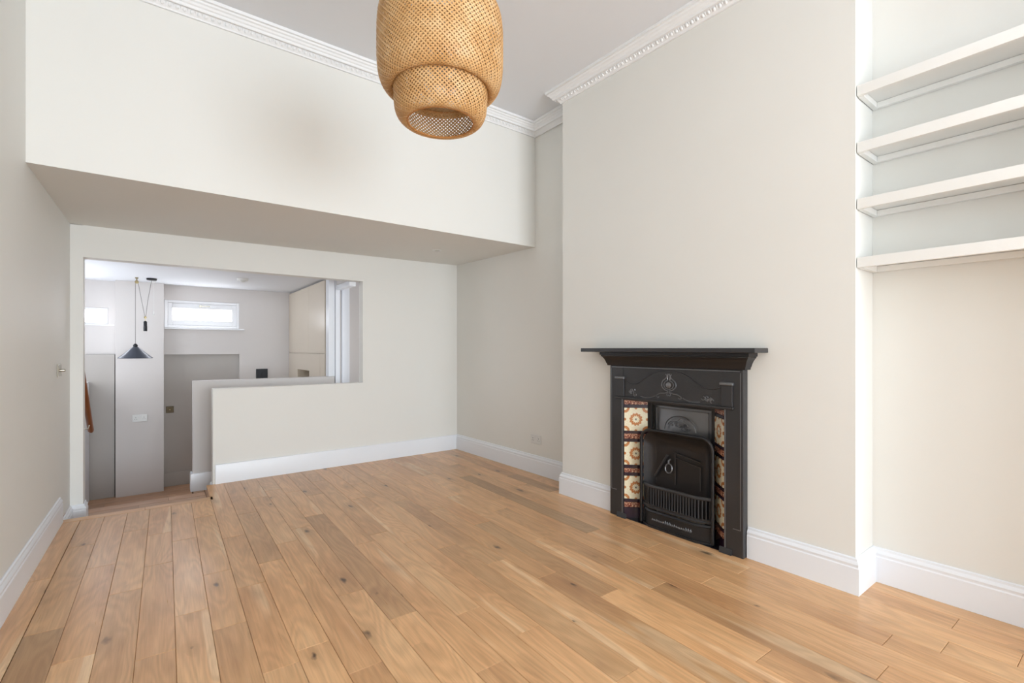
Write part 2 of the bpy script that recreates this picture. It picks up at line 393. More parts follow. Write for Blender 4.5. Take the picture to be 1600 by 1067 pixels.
# ---- landing one step down, then two treads to the lower floor
b = MB(); b.prism([(-.72, 4.54), (.40, 4.55), (.40, 5.455), (-.72, 5.455)], -.58, -.2005); b.prism([(.40, 5.078), (1.70, 5.078), (1.70, 5.66), (.306, 5.66), (.306, 5.456), (.40, 5.455)], -.58, -.2005)
land = struct(b.build('floor_landing', 'gap'), 'oak landing one step down through the opening', 'floor')
yy = 4.56
rowi = 0
while yy < 5.44:
    h_ = .128; rnd = random.Random(40+rowi)
    xs = [-.70, rnd.uniform(-.2, .15), .395]
    for xa, xb in zip(xs[:-1], xs[1:]):
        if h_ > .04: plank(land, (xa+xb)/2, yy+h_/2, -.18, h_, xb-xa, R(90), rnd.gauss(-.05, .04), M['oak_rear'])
    yy += .1285; rowi += 1
plank(land, .351, 5.503, -.18, .070, .088, R(90), -.05, M['oak_rear'])
for k in range(4):
    for xa, xb in ((.397, .95), (.95, 1.60)):
        ya = 5.09+k*.128
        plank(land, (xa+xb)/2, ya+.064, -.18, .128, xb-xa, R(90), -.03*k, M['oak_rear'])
b = MB(); b.box(-.60, .303, 5.49, 5.76, -.40, -.38); b.box(-.60, .303, 5.50, 5.52, -.58, -.40)
struct(b.build('floor_stair_tread', 'oak_rear', bevel=.004), 'oak stair tread below the landing', 'stair')
b = MB(); b.box(-1.1, 1.60, 5.52, 7.75, -.76, -.601)
low = struct(b.build('floor_lower', 'gap'), 'oak floor at the foot of the stairs', 'floor')
for k in range(16):
    ya = 5.62+k*.1285; rnd = random.Random(70+k); xs = [-1.08, rnd.uniform(-.7, -.2), rnd.uniform(.1, .7), 1.575]
    if ya > 7.6: break
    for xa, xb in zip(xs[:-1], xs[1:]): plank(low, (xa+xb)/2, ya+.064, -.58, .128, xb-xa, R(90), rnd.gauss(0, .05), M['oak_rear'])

# ---- skirting boards (each run one structure)
SK = [(0, 0), (.020, 0), (.020, .128), (.0165, .134), (.0165, .140), (.0185, .147), (.0155, .156), (.010, .162), (.009, .172), (.004, .176), (0, .176)]
SKF = [(0, 0), (.018, 0), (.018, .158), (.014, .170), (0, .170)]
e = .0008
def skirt(name, path, prof, label, z=0):
    b = MB(); b.sweep(prof, path, z=z+.0005); return struct(b.build(name, 'trim', smooth=25), label, 'skirting board')
# travel so that the room is to the left of the path
b = MB(); b.box(-.515, .387, 4.5585, 4.566, -.1795, -.0205); b.box(.388, .3995, 4.5585, 4.957, -.1795, -.0205)
struct(b.build('floor_riser', 'oak_rear'), 'oak riser faces of the single step', 'stair')
skirt('baseboard_left', [(XL(4.50)+e, 4.50), (XL(YN)+e, YN+.01)], SK, 'moulded white skirting board along the left wall')
skirt('baseboard_alcove', [(XC(YN)-.021, YN+.01), (XC(-.12)-.021, -.12+e), (XR(-.12)-e, -.12+e), (XR(Y2)-e, Y2-e), (XC(Y2)-e, Y2-e), (XC(1.377)-e, 1.377)], SK, 'moulded white skirting board in the shelf alcove and up to the fireplace')
skirt('baseboard_chimney', [(XC(2.357)-e, 2.357), (XC(Y1)-e, Y1+e), (XR(Y1)-e, Y1+e), (XR(4.945)-e, YB(2.9)-.018)], SK, 'moulded white skirting board from the fireplace round to the far corner')
skirt('baseboard_back', [(XR(4.95)-.002, YB(2.9)-e), (.437, YB(.43)-e)], SKF, 'plain white skirting board under the half wall')
skirt('baseboard_stub', [(-.436+.001, YB(-.4)+T-.001), (-.436+.001, YB(-.4)-.001), (XL(4.95)+.002, YB(-.5)-.001), (XL(4.6)+e, 4.575)], SK, 'small skirting board wrapping the left jamb on the landing', z=-.18)
skirt('baseboard_half_end', [(.440, YB(.4)-.001), (.419, YB(.4)-.001), (.419, YB(.4)+T-.002)], SK, 'short skirting return on the end of the half wall', z=-.18)

# ---- cornice with egg and dart band
CP = [(0, 3.2256), (.012, 3.2256), (.015, 3.234), (.020, 3.238), (.036, 3.262), (.044, 3.266), (.046, 3.258), (.056, 3.256), (.060, 3.262), (.062, 3.272), (.070, 3.277), (.076, 3.288), (.086, 3.293), (.090, 3.303), (.102, 3.306), (.104, ZC-.0005), (0, ZC-.0005)]
def cornice(name, path, label, runs):
    b = MB(); b.sweep(CP, path); o = struct(b.build(name, 'cornice', smooth=22), label, 'cornice')
    m = MB()
    for (p, q) in runs:
        p = Vector(p); q = Vector(q); d = (q-p); L = d.length; d.normalize(); nn = Vector((-d.y, d.x))
        n = int(L/.036)
        ctr = Vector((nn.x, nn.y, 0))
        ax = Vector((nn.x*.028, nn.y*.028, 3.250))          # centre on the slanted face
        slant = Vector((nn.x*.55, nn.y*.55, .83)).normalized(); outn = Vector((nn.x*.83, nn.y*.83, -.55)).normalized(); dd = Vector((d.x, d.y, 0))
        for i in range(n):
            c0 = p+d*((i+.5)*L/n); c = Vector((c0.x, c0.y, 0))+ax
            vs = []
            ring = 8
            for rr, hh in ((1.0, 0.0), (.72, .0055), (0.0, .008)):
                if rr == 0: vs.append(c+outn*hh); continue
                for j in range(ring):
                    an = 2*math.pi*j/ring
                    vs.append(c+dd*(math.cos(an)*.0105*rr)+slant*(math.sin(an)*.0135*rr)+outn*hh)
            fs = [(j, (j+1) % ring, ring+(j+1) % ring, ring+j) for j in range(ring)]+[(ring+j, ring+(j+1) % ring, 2*ring) for j in range(ring)]
            m.add(vs, fs)
            # dart between the eggs
            c2 = c+dd*(L/n*.5)
            m.add([c2-dd*.0022+slant*.013, c2+dd*.0022+slant*.013, c2-slant*.013, c2+outn*.007+slant*.008], [(0, 1, 3), (1, 2, 3), (2, 0, 3)])
    s_ = m.build('egg_and_dart_band', 'cornice', o, smooth=50); s_['kind'] = 'stuff'
    return o
yf0, yf1 = YF(XL(3.5)), YF(XR(3.5))
cornice('trim_1', [(XR(YF(3))-e, Y1+e+.0), (XR(YF(3))-e, yf1-e), (XL(YF(0))+e, yf0-e), (XL(YN)+e, YN+.01)],
        'white plaster cornice along the bulkhead and left wall', [((XR(3.2), Y1+.12), (XR(3.2), yf1-.05)), ((XR(3.5)-.05, yf1), (XL(3.5)+.05, yf0))])
cornice('trim_2', [(XC(YN)-.021, YN+.01), (XC(-.12)-.021, -.12+e), (XR(-.12)-e, -.12+e), (XR(Y2)-e, Y2-e), (XC(Y2)-e, Y2-e), (XC(Y1)-e, Y1+e), (XR(Y1)-.105, Y1+e)],
        'white plaster cornice around the chimney breast', [((XC(Y2), Y2), (XC(Y1), Y1))])

# ------------------------------------------------------------------ rear room
ZR = 2.015
b = MB(); b.box(-1.2, 3.1, 5.082, 7.8, ZR, ZR+.1)
struct(b.build('ceiling_rear', 'ceiling'), 'low white ceiling beyond the opening', 'ceiling')
YW = 7.52
# window wall with two openings
def wallwith(b, x0, x1, y0, y1, z0, z1, hx0, hx1, hz0, hz1):
    b.box(x0, hx0, y0, y1, z0, z1); b.box(hx1, x1, y0, y1, z0, z1); b.box(hx0, hx1, y0, y1, z0, hz0); b.box(hx0, hx1, y0, y1, hz1, z1)
b = MB(); wallwith(b, .105, 1.62, YW, YW+.12, 1.125, ZR, .110, .947, 1.468, 1.826)
b.box(.948, 1.62, YW, YW+.12, -.58, 1.125); wallwith(b, -1.1, -.362, YW, YW+.12, 1.13, ZR, -1.0, -.436, 1.494, 1.690)
struct(b.build('wall_rear', 'wall_rear'), 'pale grey far wall with the high windows', 'wall')
b = MB(); b.box(-.362, .104, 7.38, 7.64, -.58, ZR)
struct(b.build('wall_rear_pier', 'wall_rear', bevel=.002), 'pale grey pier between the two high windows', 'wall')
b = MB(); b.box(.104, .948, 7.60, 7.72, -.58, 1.2)  # darker than the wall above, recess shade put into its colour
struct(b.build('wall_rear_recess', 'wall_taupe'), 'taupe back of the recess under the window, shade put into the colour', 'wall')
b = MB(); b.box(-1.1, -.3625, 7.501, 7.64, -.58, 1.129)  # filler stops a light leak, the gap's shade is its dark colour
struct(b.build('wall_rear_gap_shade', 'painted_shade'), 'dark backing painted as shade in the gap beside the taupe panel', 'wall')
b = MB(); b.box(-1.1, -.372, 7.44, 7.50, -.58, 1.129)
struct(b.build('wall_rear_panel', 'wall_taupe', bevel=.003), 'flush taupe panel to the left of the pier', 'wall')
b = MB(); b.box(-1.22, -1.10, 5.08, 7.7, -.7, .60); b.box(-1.22, -1.10, 5.08, 5.9, .60, ZR); b.box(-1.22, -1.10, 7.2, 7.7, .60, ZR); b.box(-1.22, -1.10, 5.9, 7.2, 1.9, ZR)  # opening lets the added rear fill through
struct(b.build('wall_rear_left', 'wall_rear'), 'left wall of the stair hall', 'wall')
b = MB(); b.box(-1.09, -.600, 5.10, 7.42, -.58, .815)
struct(b.build('wall_low_left', 'trim', bevel=.006), 'low white wall beside the stairs below the handrail', 'wall')
b = MB(); b.box(.305, 1.645, 5.54, 5.66, -.18, .884)
struct(b.build('wall_guard', 'wall_rear', bevel=.003), 'low pale grey guard wall behind the half wall', 'wall')
b = MB(); b.box(1.580, 1.648, 5.541, 5.659, .886, ZR-.001)
struct(b.build('trim_post', 'trim', bevel=.002), 'white post rising from the end of the guard wall', 'trim')
skirt('baseboard_guard', [(1.60, 5.54-e), (.304, 5.54-e), (.304, 5.659)], SKF, 'white skirting board on the landing under the guard wall', z=-.18)
skirt('baseboard_recess', [(.947, 7.60-e), (.1045, 7.60-e)], SKF, 'skirting board carrying the painted shade of the recess', z=-.58).data.materials[0] = M['wall_taupe']
# side room
b = MB(); b.box(1.70, 3.05, 5.662, 5.695, -.2, ZR); b.box(3.0, 3.1, 5.05, 5.66, -.2, ZR); b.box(1.702, 3.05, 5.08, 5.66, -.42, -.2006)
struct(b.build('wall_side_room', 'wall_rear'), 'pale walls of the side room beyond the opening', 'wall')
dr = empty('door_1', (1.68, 5.32, -.18)); struct(dr, 'white door lining at the right of the opening', 'doorway')
b = MB(); b.box(-.02, .05, -.24, .20, 2.045, 2.10); b.build('door_head', 'trim', dr, bevel=.003)
b = MB(); b.box(-.02, .02, -.24, .20, 2.102, 2.193); b.build('door_head_wall', 'wall_rear', dr)
b = MB(); b.box(-.0295, .020, .205, .338, 0, 2.19); b.build('door_jamb', 'trim', dr, bevel=.003)
b = MB(); b.box(.075, .16, .30, .335, 0, 2.19); b.build('lit_wall_strip', 'trim', dr, bevel=.003)  # white strip stands in for a lit band of the side room wall
# cupboards clad in birch ply
cb_ = empty('fitted_cupboard', (1.58, 6.6, -.58)); tag(cb_, 'floor-to-ceiling pale birch ply cupboards on the right of the rear room', 'cupboard')
X0, X1 = .020, .50
def cbx(b, x0, x1, y0, y1, z0, z1): b.box(x0, x1, y0-6.6, y1-6.6, z0+.58, z1+.58); return b
b = MB(); cbx(b, .30, X1, 5.70, 7.515, -.58, 1.995); cbx(b, .019, .30, 5.70, 6.385, -.58, 1.995); cbx(b, .019, .30, 7.0, 7.515, -.58, 1.995)
cbx(b, .019, .30, 6.385, 7.0, -.58, .815); cbx(b, .019, .30, 6.385, 7.0, .920, 1.995)
b.build('cupboard_body', 'ply', cb_)
for ya, yb_ in ((6.4235, 7.515), (5.70, 6.4190)):
    b = MB(); cbx(b, 0, .018, ya, yb_, 1.142, 1.990); b.build('door', 'ply', cb_, bevel=.0015)
b = MB(); wal = [(6.385, 7.0)]
cbx(b, 0, .018, 7.0, 7.515, -.56, 1.137); cbx(b, 0, .018, 5.8975, 6.385, -.56, 1.137); cbx(b, 0, .018, 6.385, 7.0, .920, 1.137); cbx(b, 0, .018, 6.385, 7.0, -.56, .815)
b.build('door', 'ply', cb_)
b = MB(); cbx(b, 0, .018, 5.70, 5.893, -.56, 1.137); b.build('door', 'ply', cb_, bevel=.0015)

# rear windows
def rear_window(name, x0, x1, z0, z1, label, handle=True):
    wn = empty(name, ((x0+x1)/2, YW+.05, z0)); struct(wn, label, 'window')
    w2 = (x1-x0)/2; h = z1-z0
    def fr(nm, ins, t, ya, yb_, mat='upvc', parent=wn, tz=None):
        tz = tz or t
        b = MB(); a0, a1, c0, c1 = -w2+ins, w2-ins, ins, h-ins
        b.box(a0, a0+t, ya, yb_, c0, c1); b.box(a1-t, a1, ya, yb_, c0, c1); b.box(a0+t, a1-t, ya, yb_, c0, c0+tz); b.box(a0+t, a1-t, ya, yb_, c1-tz, c1)
        return b.build(nm, mat, parent, bevel=.003)
    fr('window_frame', .001, .035, -.045, .03); s_ = fr('sash', .037, .050, -.030, .02, tz=.066)
    b = MB(); b.box(-w2+.0875, w2-.0875, -.004, .004, .1035, h-.1035); b.build('pane', 'frosted', s_)
    if handle:
        b = MB(); b.box(-.045, -.015, -.042, -.030, h-.078, h-.052); b.box(-.035, .075, -.054, -.042, h-.070, h-.060); b.build('handle', 'steel', s_, bevel=.002)
    b = MB(); b.box(-w2-.0, w2+.055, -.10, -.0505, -.018, -.002); b.build('sill', 'upvc', wn, bevel=.003)
rear_window('window_1', .110, .947, 1.468, 1.826, 'wide high frosted window to the right of the pier')
def left_window():
    wn = empty('window_2', (-.718, YW+.05, 1.494)); struct(wn, 'small high frosted window cut off by the left jamb', 'window')
    w2 = .281; h = .195
    b = MB(); b.box(-w2, -w2+.03, -.045, .03, .001, h); b.box(w2-.022, w2-.001, -.045, .03, .001, h); b.box(-w2+.03, w2-.022, -.045, .03, .001, .025); b.box(-w2+.03, w2-.022, -.045, .03, h-.030, h-.001)
    f = b.build('window_frame', 'upvc', wn, bevel=.002)
    b = MB(); b.box(-w2+.031, w2-.023, -.004, .004, .026, h-.031); b.build('pane', 'frosted', f)
    b = MB(); b.box(-w2, w2+.06, -.06, -.0505, -.018, -.002); b.build('sill', 'upvc', wn)
left_window()

# handrail
hr = empty('handrail', (-.49, 6.21, .40)); tag(hr, 'varnished wooden handrail sloping down beside the low white wall', 'handrail')
b = MB(); b.tube([(0, .03, -.012), (0, 0, 0), (0, -.85, .663)], [.018, .024, .024], 12); b.build('rail', 'rail', hr, smooth=50)
for yy in (-.12, -.66):
    z = -yy*.78
    b = MB(); b.tube([(0, yy, z-.022), (-.01, yy, z-.06), (-.095, yy, z-.065)], .006, 6); b.lathe([(.022, -.1085), (.022, -.100)], (0, yy, z-.065), 12, 'x'); b.build('bracket', 'steel', hr, smooth=40)
# rise-and-fall pendant
PY = 6.95
pl = empty('pendant_lamp', (-.016, PY, ZR)); tag(pl, 'dark conical rise-and-fall pendant hanging beyond the opening', 'pendant lamp')
b = MB(); b.lathe([(.046, -.022), (.050, -.018), (.050, -.0005)], n=28); b.build('canopy', 'black', pl, smooth=35)
b = MB(); b.tube([(0, 0, -.02), (-.035, 0, -.25), (-.055, 0, -.445)], .0022, 6); b.tube([(-.063, 0, -.445), (-.095, 0, -.25), (-.125, 0, -.055)], .0022, 6)
b.tube([(-.149, 0, -.055), (-.149, 0, -.77)], .0022, 6); b.build('cable', 'cable', pl, smooth=60)
b = MB(); b.lathe([(.016, -.0005), (.016, -.012), (.006, -.014), (.006, -.035)], (-.137, 0, 0), 12); b.lathe([(.010, -.006), (.019, -.005), (.016, 0), (.019, .005), (.010, .006)], (-.137, 0, -.052), 18, 'y'); b.build('pulley', 'brass', pl, smooth=40)
b = MB(); b.lathe([(.006, -.005), (.014, -.004), (.011, 0), (.014, .004), (.006, .005)], (-.059, 0, -.455), 14, 'y'); b.tube([(-.059, 0, -.465), (-.059, 0, -.50)], .003, 6); b.build('weight_hook', 'brass', pl, smooth=40)
b = MB(); b.lathe([(.016, -.614), (.018, -.610), (.018, -.508), (.012, -.500), (.004, -.496)], (-.059, 0, 0), 18); b.build('counterweight', 'black', pl, smooth=40)
b = MB(); b.lathe([(.160, -.925), (.163, -.922), (.120, -.885), (.070, -.838), (.030, -.800), (.020, -.793), (.018, -.799), (.066, -.845), (.118, -.892), (.158, -.926)], (-.149, 0, 0), 40, cap=False); b.build('lamp_shade', 'slate', pl, smooth=40)
b = MB(); b.lathe([(.016, -.800), (.022, -.785), (.022, -.775), (.014, -.765), (.008, -.758)], (-.149, 0, 0), 16); b.build('shade_knob', 'black', pl, smooth=40)
# pull cord, smoke alarm, socket, switch, black plate
o = empty('pull_cord', (.002, 7.25, ZR)); tag(o, 'thin white ceiling pull cord with a small white toggle', 'pull cord')
b = MB(); b.lathe([(.018, -.014), (.022, -.0005)], n=12); b.tube([(0, 0, -.012), (0, 0, -.37)], .0015, 5); b.build('cord', 'plastic', o)
b = MB(); b.lathe([(.004, -.36), (.008, -.385), (.009, -.402), (.004, -.410)], n=12); b.build('toggle', 'plastic', o, smooth=50)
o = empty('smoke_alarm', (.828, 6.314, ZR)); tag(o, 'round white smoke alarm on the rear ceiling', 'smoke alarm')
b = MB(); b.lathe([(.048, -.030), (.058, -.026), (.062, -.0005)], n=28); b.build('alarm_body', 'plastic', o, smooth=35)
b = MB(); b.lathe([(.020, -.046), (.026, -.042), (.028, -.0305)], n=20); b.build('alarm_sensor', 'plastic', o, smooth=35)

def socket(name, loc, rz, label, w_=.146, h_=.086):
    # plate lies in local XZ, facing local -Y
    o = empty(name, loc, rz); tag(o, label, 'socket')
    b = MB(); b.box(-w_/2, w_/2, -.009, -.0005, -h_/2, h_/2); b.build('plate', 'plastic', o, bevel=.003)
    for s_ in (-1, 1):
        b = MB(); b.box(s_*.018-.006, s_*.018+.006, -.0125, -.0092, .012, .034); b.build('rocker', 'plastic', o, bevel=.001)
        b = MB(); cx = s_*.040
        b.box(cx-.002, cx+.002, -.0098, -.0091, .004, .014); b.box(cx-.012, cx-.006, -.0098, -.0091, -.013, -.009); b.box(cx+.006, cx+.012, -.0098, -.0091, -.013, -.009)
        b.build('pin_hole_shade', 'painted_shade', o)  # dark blocks on the plate imitate the shade inside the holes
    return o
socket('wall_socket', (-.132, 7.38, .352), 0, 'white double socket on the grey pier in the rear room')
socket('wall_socket', (XR(3.52)-.0002, 3.522, .330), -R(90)+.0198, 'white double socket low on the wall beyond the chimney breast')
o = empty('light_switch', (.170, 7.60, .41)); tag(o, 'small bronze switch plate in the shaded recess', 'switch')
b = MB(); b.box(-.042, .042, -.007, -.0005, -.042, .042); b.build('plate', 'bronze', o, bevel=.002)
b = MB(); b.lathe([(.007, -.010), (.007, -.0072)], (0, 0, 0), 12, 'y'); b.tube([(0, -.009, 0), (0, -.024, .004)], [.003, .0045], 8); b.build('toggle', 'brass', o, smooth=50)
o = empty('flush_plate', (1.225, YW, .842)); tag(o, 'black square plate on the rear wall above the guard wall', 'wall plate')
b = MB(); b.box(-.073, .073, -.014, -.0005, -.072, .072); b.build('plate', 'black', o, bevel=.003)
b = MB(); b.box(-.055, -.004, -.017, -.0142, -.05, .05); b.box(.004, .055, -.017, -.0142, -.05, .05); b.build('button', 'black', o, bevel=.002)
o = empty('dimmer_switch', (XL(4.49)+.0005, 4.49, 1.05), 0); tag(o, 'brushed metal dimmer plate on the left wall near the opening', 'switch')
b = MB(); b.box(0, .006, -.080, .066, -.042, .043); b.build('plate', 'steel', o, bevel=.002)
b = MB(); b.lathe([(.010, .0062), (.010, .030), (.008, .034)], (0, -.010, 0), 18, 'x'); b.build('knob', 'steel', o, smooth=40)
for (x, y), lab in zip(((1.155, 4.308), (2.261, 4.252)), ('small white downlight in the soffit, nearer the opening', 'small white downlight in the soffit, nearer the right wall')):
    t = (y-3.53)/1.55; zz = (2.1755*(1-t)+(2.156+(2.198-2.156)*(x+.5)/3.4)*t)
    o = empty('downlight', (x, y, zz-.002)); tag(o, lab, 'downlight', 'recessed downlights in the soffit')
    b = MB(); b.lathe([(.028, -.004), (.044, -.006), (.047, .0), (.030, .0015), (.028, -.004)], n=28, cap=False); b.build('bezel', 'plastic', o, smooth=40)
    b = MB(); b.lathe([(.028, -.0028), (.028, -.001)], n=24); b.build('lens', 'steel', o)

# ------------------------------------------------------------------ shelves in the alcove
for k, z in enumerate((2.486, 2.2075, 1.932, 1.645)):
    lab = ('white floating shelf, topmost of the four in the alcove', 'white floating shelf, second from the top in the alcove', 'white floating shelf, third from the top in the alcove', 'white floating shelf, lowest of the four in the alcove')[k]
    o = empty('alcove_shelf', (2.755, Y2-.004, z)); tag(o, lab, 'shelf', 'white shelves in the alcove')
    L = Y2+.12-.008; skew = .0198
    def Q(x, y): return (x-0.0, y)
    b = MB(); b.prism([(.022, -L), (XR(Y2-L)-2.755-.003, -L), (XR(Y2)-2.755-.003, 0), (.022, 0)], -.022, 0); b.build('board', 'shelf', o, bevel=.001)
    b = MB(); b.box(0, .0215, -L, 0, -.049, .0005); b.build('fascia', 'shelf', o, bevel=.0015)
    b = MB(); xr = XR(Y2)-2.755-.003
    b.prism([(XR(Y2-L)-2.755-.026, -L), (XR(Y2-L)-2.755-.003, -L), (xr, -.0225), (xr-.023, -.0225)], -.052, -.0235); b.build('batten', 'shelf', o, bevel=.001)
    b = MB(); b.box(.023, xr, -.022, 0, -.052, -.0235); b.build('batten', 'shelf', o, bevel=.001)

# ------------------------------------------------------------------ fireplace (local: x into the wall, wall face x=0, y along the wall)
fp = empty('fireplace', (2.7649, 0, 0), math.atan(.0198)); tag(fp, 'black cast iron fireplace with patterned tile slips on the chimney breast', 'fireplace')
F = -.055; FY0, FY1 = 1.381, 2.353; TI0, TI1 = 1.495, 2.234      # body edges, tile outer edges
g = -.002
b = MB(); b.box(F, g, TI1, FY1, .0, 1.078); b.box(F, g, FY0, TI0, .0, 1.078); b.box(F, g, TI0, TI1, .838, 1.078)
b.build('surround', 'iron', fp, bevel=.003)
# bead lines on the outer posts and frieze
b = MB(); q = F-.003
b.box(q, F, 2.336, 2.340, .19, 1.06); b.box(q, F, 2.292, 2.340, .186, .190)
b.box(q, F, 1.394, 1.398, .16, 1.06); b.box(q, F, 1.394, 1.440, .156, .160)
b.box(q, F, 2.238, 2.246, .03, .845); b.box(q, F, 1.484, 1.491, .03, .845)
b.box(F-.006, F, 1.398, 2.336, 1.066, 1.071)
b.build('bead', 'iron_highlight', fp)
# ledge over the tiles and the short posts with caps
b = MB(); b.box(F-.016, F, 1.433, 2.300, .845, .860); b.build('ledge', 'iron', fp, bevel=.004)
for ya, yb_ in ((2.222, 2.288), (1.440, 1.505)):
    b = MB(); b.box(F-.010, F, ya, yb_, .8605, .985); b.build('post', 'iron', fp, bevel=.003)
    b = MB(); b.box(F-.022, F, ya-.008, yb_+.008, .9852, 1.003); b.build('post_cap', 'iron_highlight', fp, bevel=.004)
for ya, yb_ in ((2.205, 2.285), (1.445, 1.520)):
    b = MB(); b.extr([(F-.014, .001), (F-.001, .001), (F-.001, .036), (F-.006, .032), (F-.010, .014)], 'y', ya, yb_); b.build('foot', 'iron', fp, bevel=.002)
# cornice under the shelf (three-sided, mitred)
prof = [(0, 1.079), (.012, 1.079), (.014, 1.090), (.018, 1.096), (.022, 1.110), (.030, 1.128), (.040, 1.142), (.045, 1.147), (.045, 1.153), (.052, 1.156), (.052, 1.1745), (0, 1.1745)]
b = MB(); path = [(g, FY0-.004), (F, FY0-.004), (F, FY1+.004), (g, FY1+.004)]
b.sweep(prof, path); b.box(F, g, FY0-.003, FY1+.003, 1.079, 1.1745); b.build('cornice', 'iron_dark', fp, smooth=25)
b = MB(); b.box(-.160, g, 1.267, 2.548, 1.176, 1.203); b.build('mantel_shelf', 'iron', fp, bevel=.003)
# relief on the frieze
def cat(pts, n=6):
    P = [Vector(p) for p in pts]; out = []
    for i in range(len(P)-1):
        p0 = P[max(i-1, 0)]; p1 = P[i]; p2 = P[i+1]; p3 = P[min(i+2, len(P)-1)]
        for k in range(n):
            t = k/n; out.append(.5*((2*p1)+(-p0+p2)*t+(2*p0-5*p1+4*p2-p3)*t*t+(-p0+3*p1-3*p2+p3)*t**3))
    out.append(P[-1]); return out
def rel(b, pts, r, x=F, n=6): b.tube([(x, p[0], p[1]) for p in cat([(p[0], p[1], 0) for p in pts], n)], r, 6)
CY = 1.865
b = MB(); rel(b, [(2.215, .975), (2.17, .955), (2.11, .960), (2.02, 1.015), (1.95, 1.045), (CY, 1.056), (1.78, 1.045), (1.71, 1.015), (1.62, .960), (1.56, .955), (1.512, .970)], .0028, n=8)
b.build('arch_moulding', 'iron', fp, smooth=60)
b = MB()
for s_ in (-1, 1):
    Y = lambda a: CY+s_*a
    rel(b, [(Y(.004), .925), (Y(.030), .932), (Y(.052), .955), (Y(.046), .985), (Y(.022), 1.005), (Y(.012), 1.020), (Y(.022), 1.034)], .0042)
    rel(b, [(Y(.002), .935), (Y(.026), .944), (Y(.036), .965), (Y(.024), .985), (Y(.006), .992)], .0032)
    rel(b, [(Y(.002), .920), (Y(.030), .908), (Y(.062), .905), (Y(.090), .890), (Y(.082), .878), (Y(.070), .885)], .0034)
    rel(b, [(Y(.004), .915), (Y(.016), .902), (Y(.008), .893), (Y(.0), .899)], .003)
    rel(b, [(Y(.10), .886), (Y(.14), .872), (Y(.18), .868), (Y(.22), .872)], .0026)
    rel(b, [(Y(.008), .996), (Y(.010), 1.015), (Y(.004), 1.036)], .003)
b.lathe([(.020, F-.004), (.012, F-.008)], (0, CY, .962), 10, 'x')
b.build('emblem', 'iron_highlight', fp, smooth=60)
def floral(cy, cz, s, seed, nm, x=F, w_=1.0):
    b = MB(); rn = random.Random(seed)
    for k in range(9):
        a0 = rn.uniform(0, 6.28); rr = rn.uniform(.3, .9)*s; y0 = cy+math.cos(a0)*rr*w_; z0 = cz+math.sin(a0)*rr*.55
        a1 = rn.uniform(0, 6.28); c_ = rn.uniform(.22, .42)*s
        rel(b, [(y0+math.cos(a1+t)*c_*(1-.15*i), z0+math.sin(a1+t)*c_*.8*(1-.15*i)) for i, t in enumerate((0, 1.1, 2.2, 3.3, 4.4))], .0026+.0008*rn.random(), x, 3)
    return b.build(nm, 'iron_highlight', fp, smooth=60)
floral(2.142, .898, .040, 3, 'flower_relief'); floral(1.590, .898, .046, 5, 'flower_relief')
# splayed tile slips
tiA, tiB = Vector((F+.006, TI1-.002)), Vector((.062, 2.112)); trA, trB = Vector((F+.006, TI0+.002)), Vector((.062, 1.611))
tile_me = None
def slip(A, B):
    global tile_me
    d = (B-A); L = d.length; d.normalize(); ang = math.atan2(d.y, d.x)-math.pi/2   # local y along the slip
    side = 1 if A.y > B.y else -1
    cxy = (A+B)/2
    rz = math.atan2(-d.x, d.y) if side < 0 else math.atan2(d.x, -d.y)
    # backing bed
    nx = Vector((-d.y, d.x)); 
    if nx.x > 0: nx = -nx          # faces the room
    bed = MB(); a = A-nx*.010; c = B-nx*.010; a2 = A-nx*.002; c2 = B-nx*.002
    poly = [tuple(a), tuple(c), tuple(c2), tuple(a2)]
    bed.prism(poly, .0, .838); bed.build('tile_bed', 'navy', fp)
    def piece(nm, mat, z0, z1):
        o = MB(); hw = L/2-.0015; hh = (z1-z0)/2-.0012
        o.box(-.004, .0045, -hw, hw, -hh, hh)
        ob = o.build(nm, mat, fp, bevel=.001); c3 = cxy+nx*.001
        ob.location = (c3.x, c3.y, (z0+z1)/2); ob.rotation_euler = (0, 0, math.atan2(-d.x*1.0, d.y) if d.y > 0 else math.atan2(d.x, -d.y)); return ob
    for z0, z1 in ((.618, .782), (.377, .541), (.137, .300)): piece('tile', 'tile', z0, z1)
    for z0, z1 in ((.804, .836), (.562, .599), (.323, .354), (.078, .114)): piece('border_tile', 'band', z0, z1)
    for z0, z1 in ((.783, .803), (.600, .617), (.542, .561), (.355, .376), (.301, .322), (.115, .136), (.002, .077)): piece('border_tile', 'navy', z0, z1)
slip(tiA, tiB); slip(trA, trB)
# hearth plate and firebox
b = MB(); b.prism([(F+.004, TI0+.002), (.060, 1.60), (.060, 2.12), (F+.004, TI1-.002)], -.0005, .004); b.build('hearth_plate', 'hearth', fp)
b = MB(); b.box(.064, .075, 1.605, 1.640, 0, .838); b.box(.064, .075, 2.080, 2.118, 0, .838); b.box(.064, .075, 1.640, 2.080, .808, .838); b.build('register_frame', 'iron_dark', fp, bevel=.002)
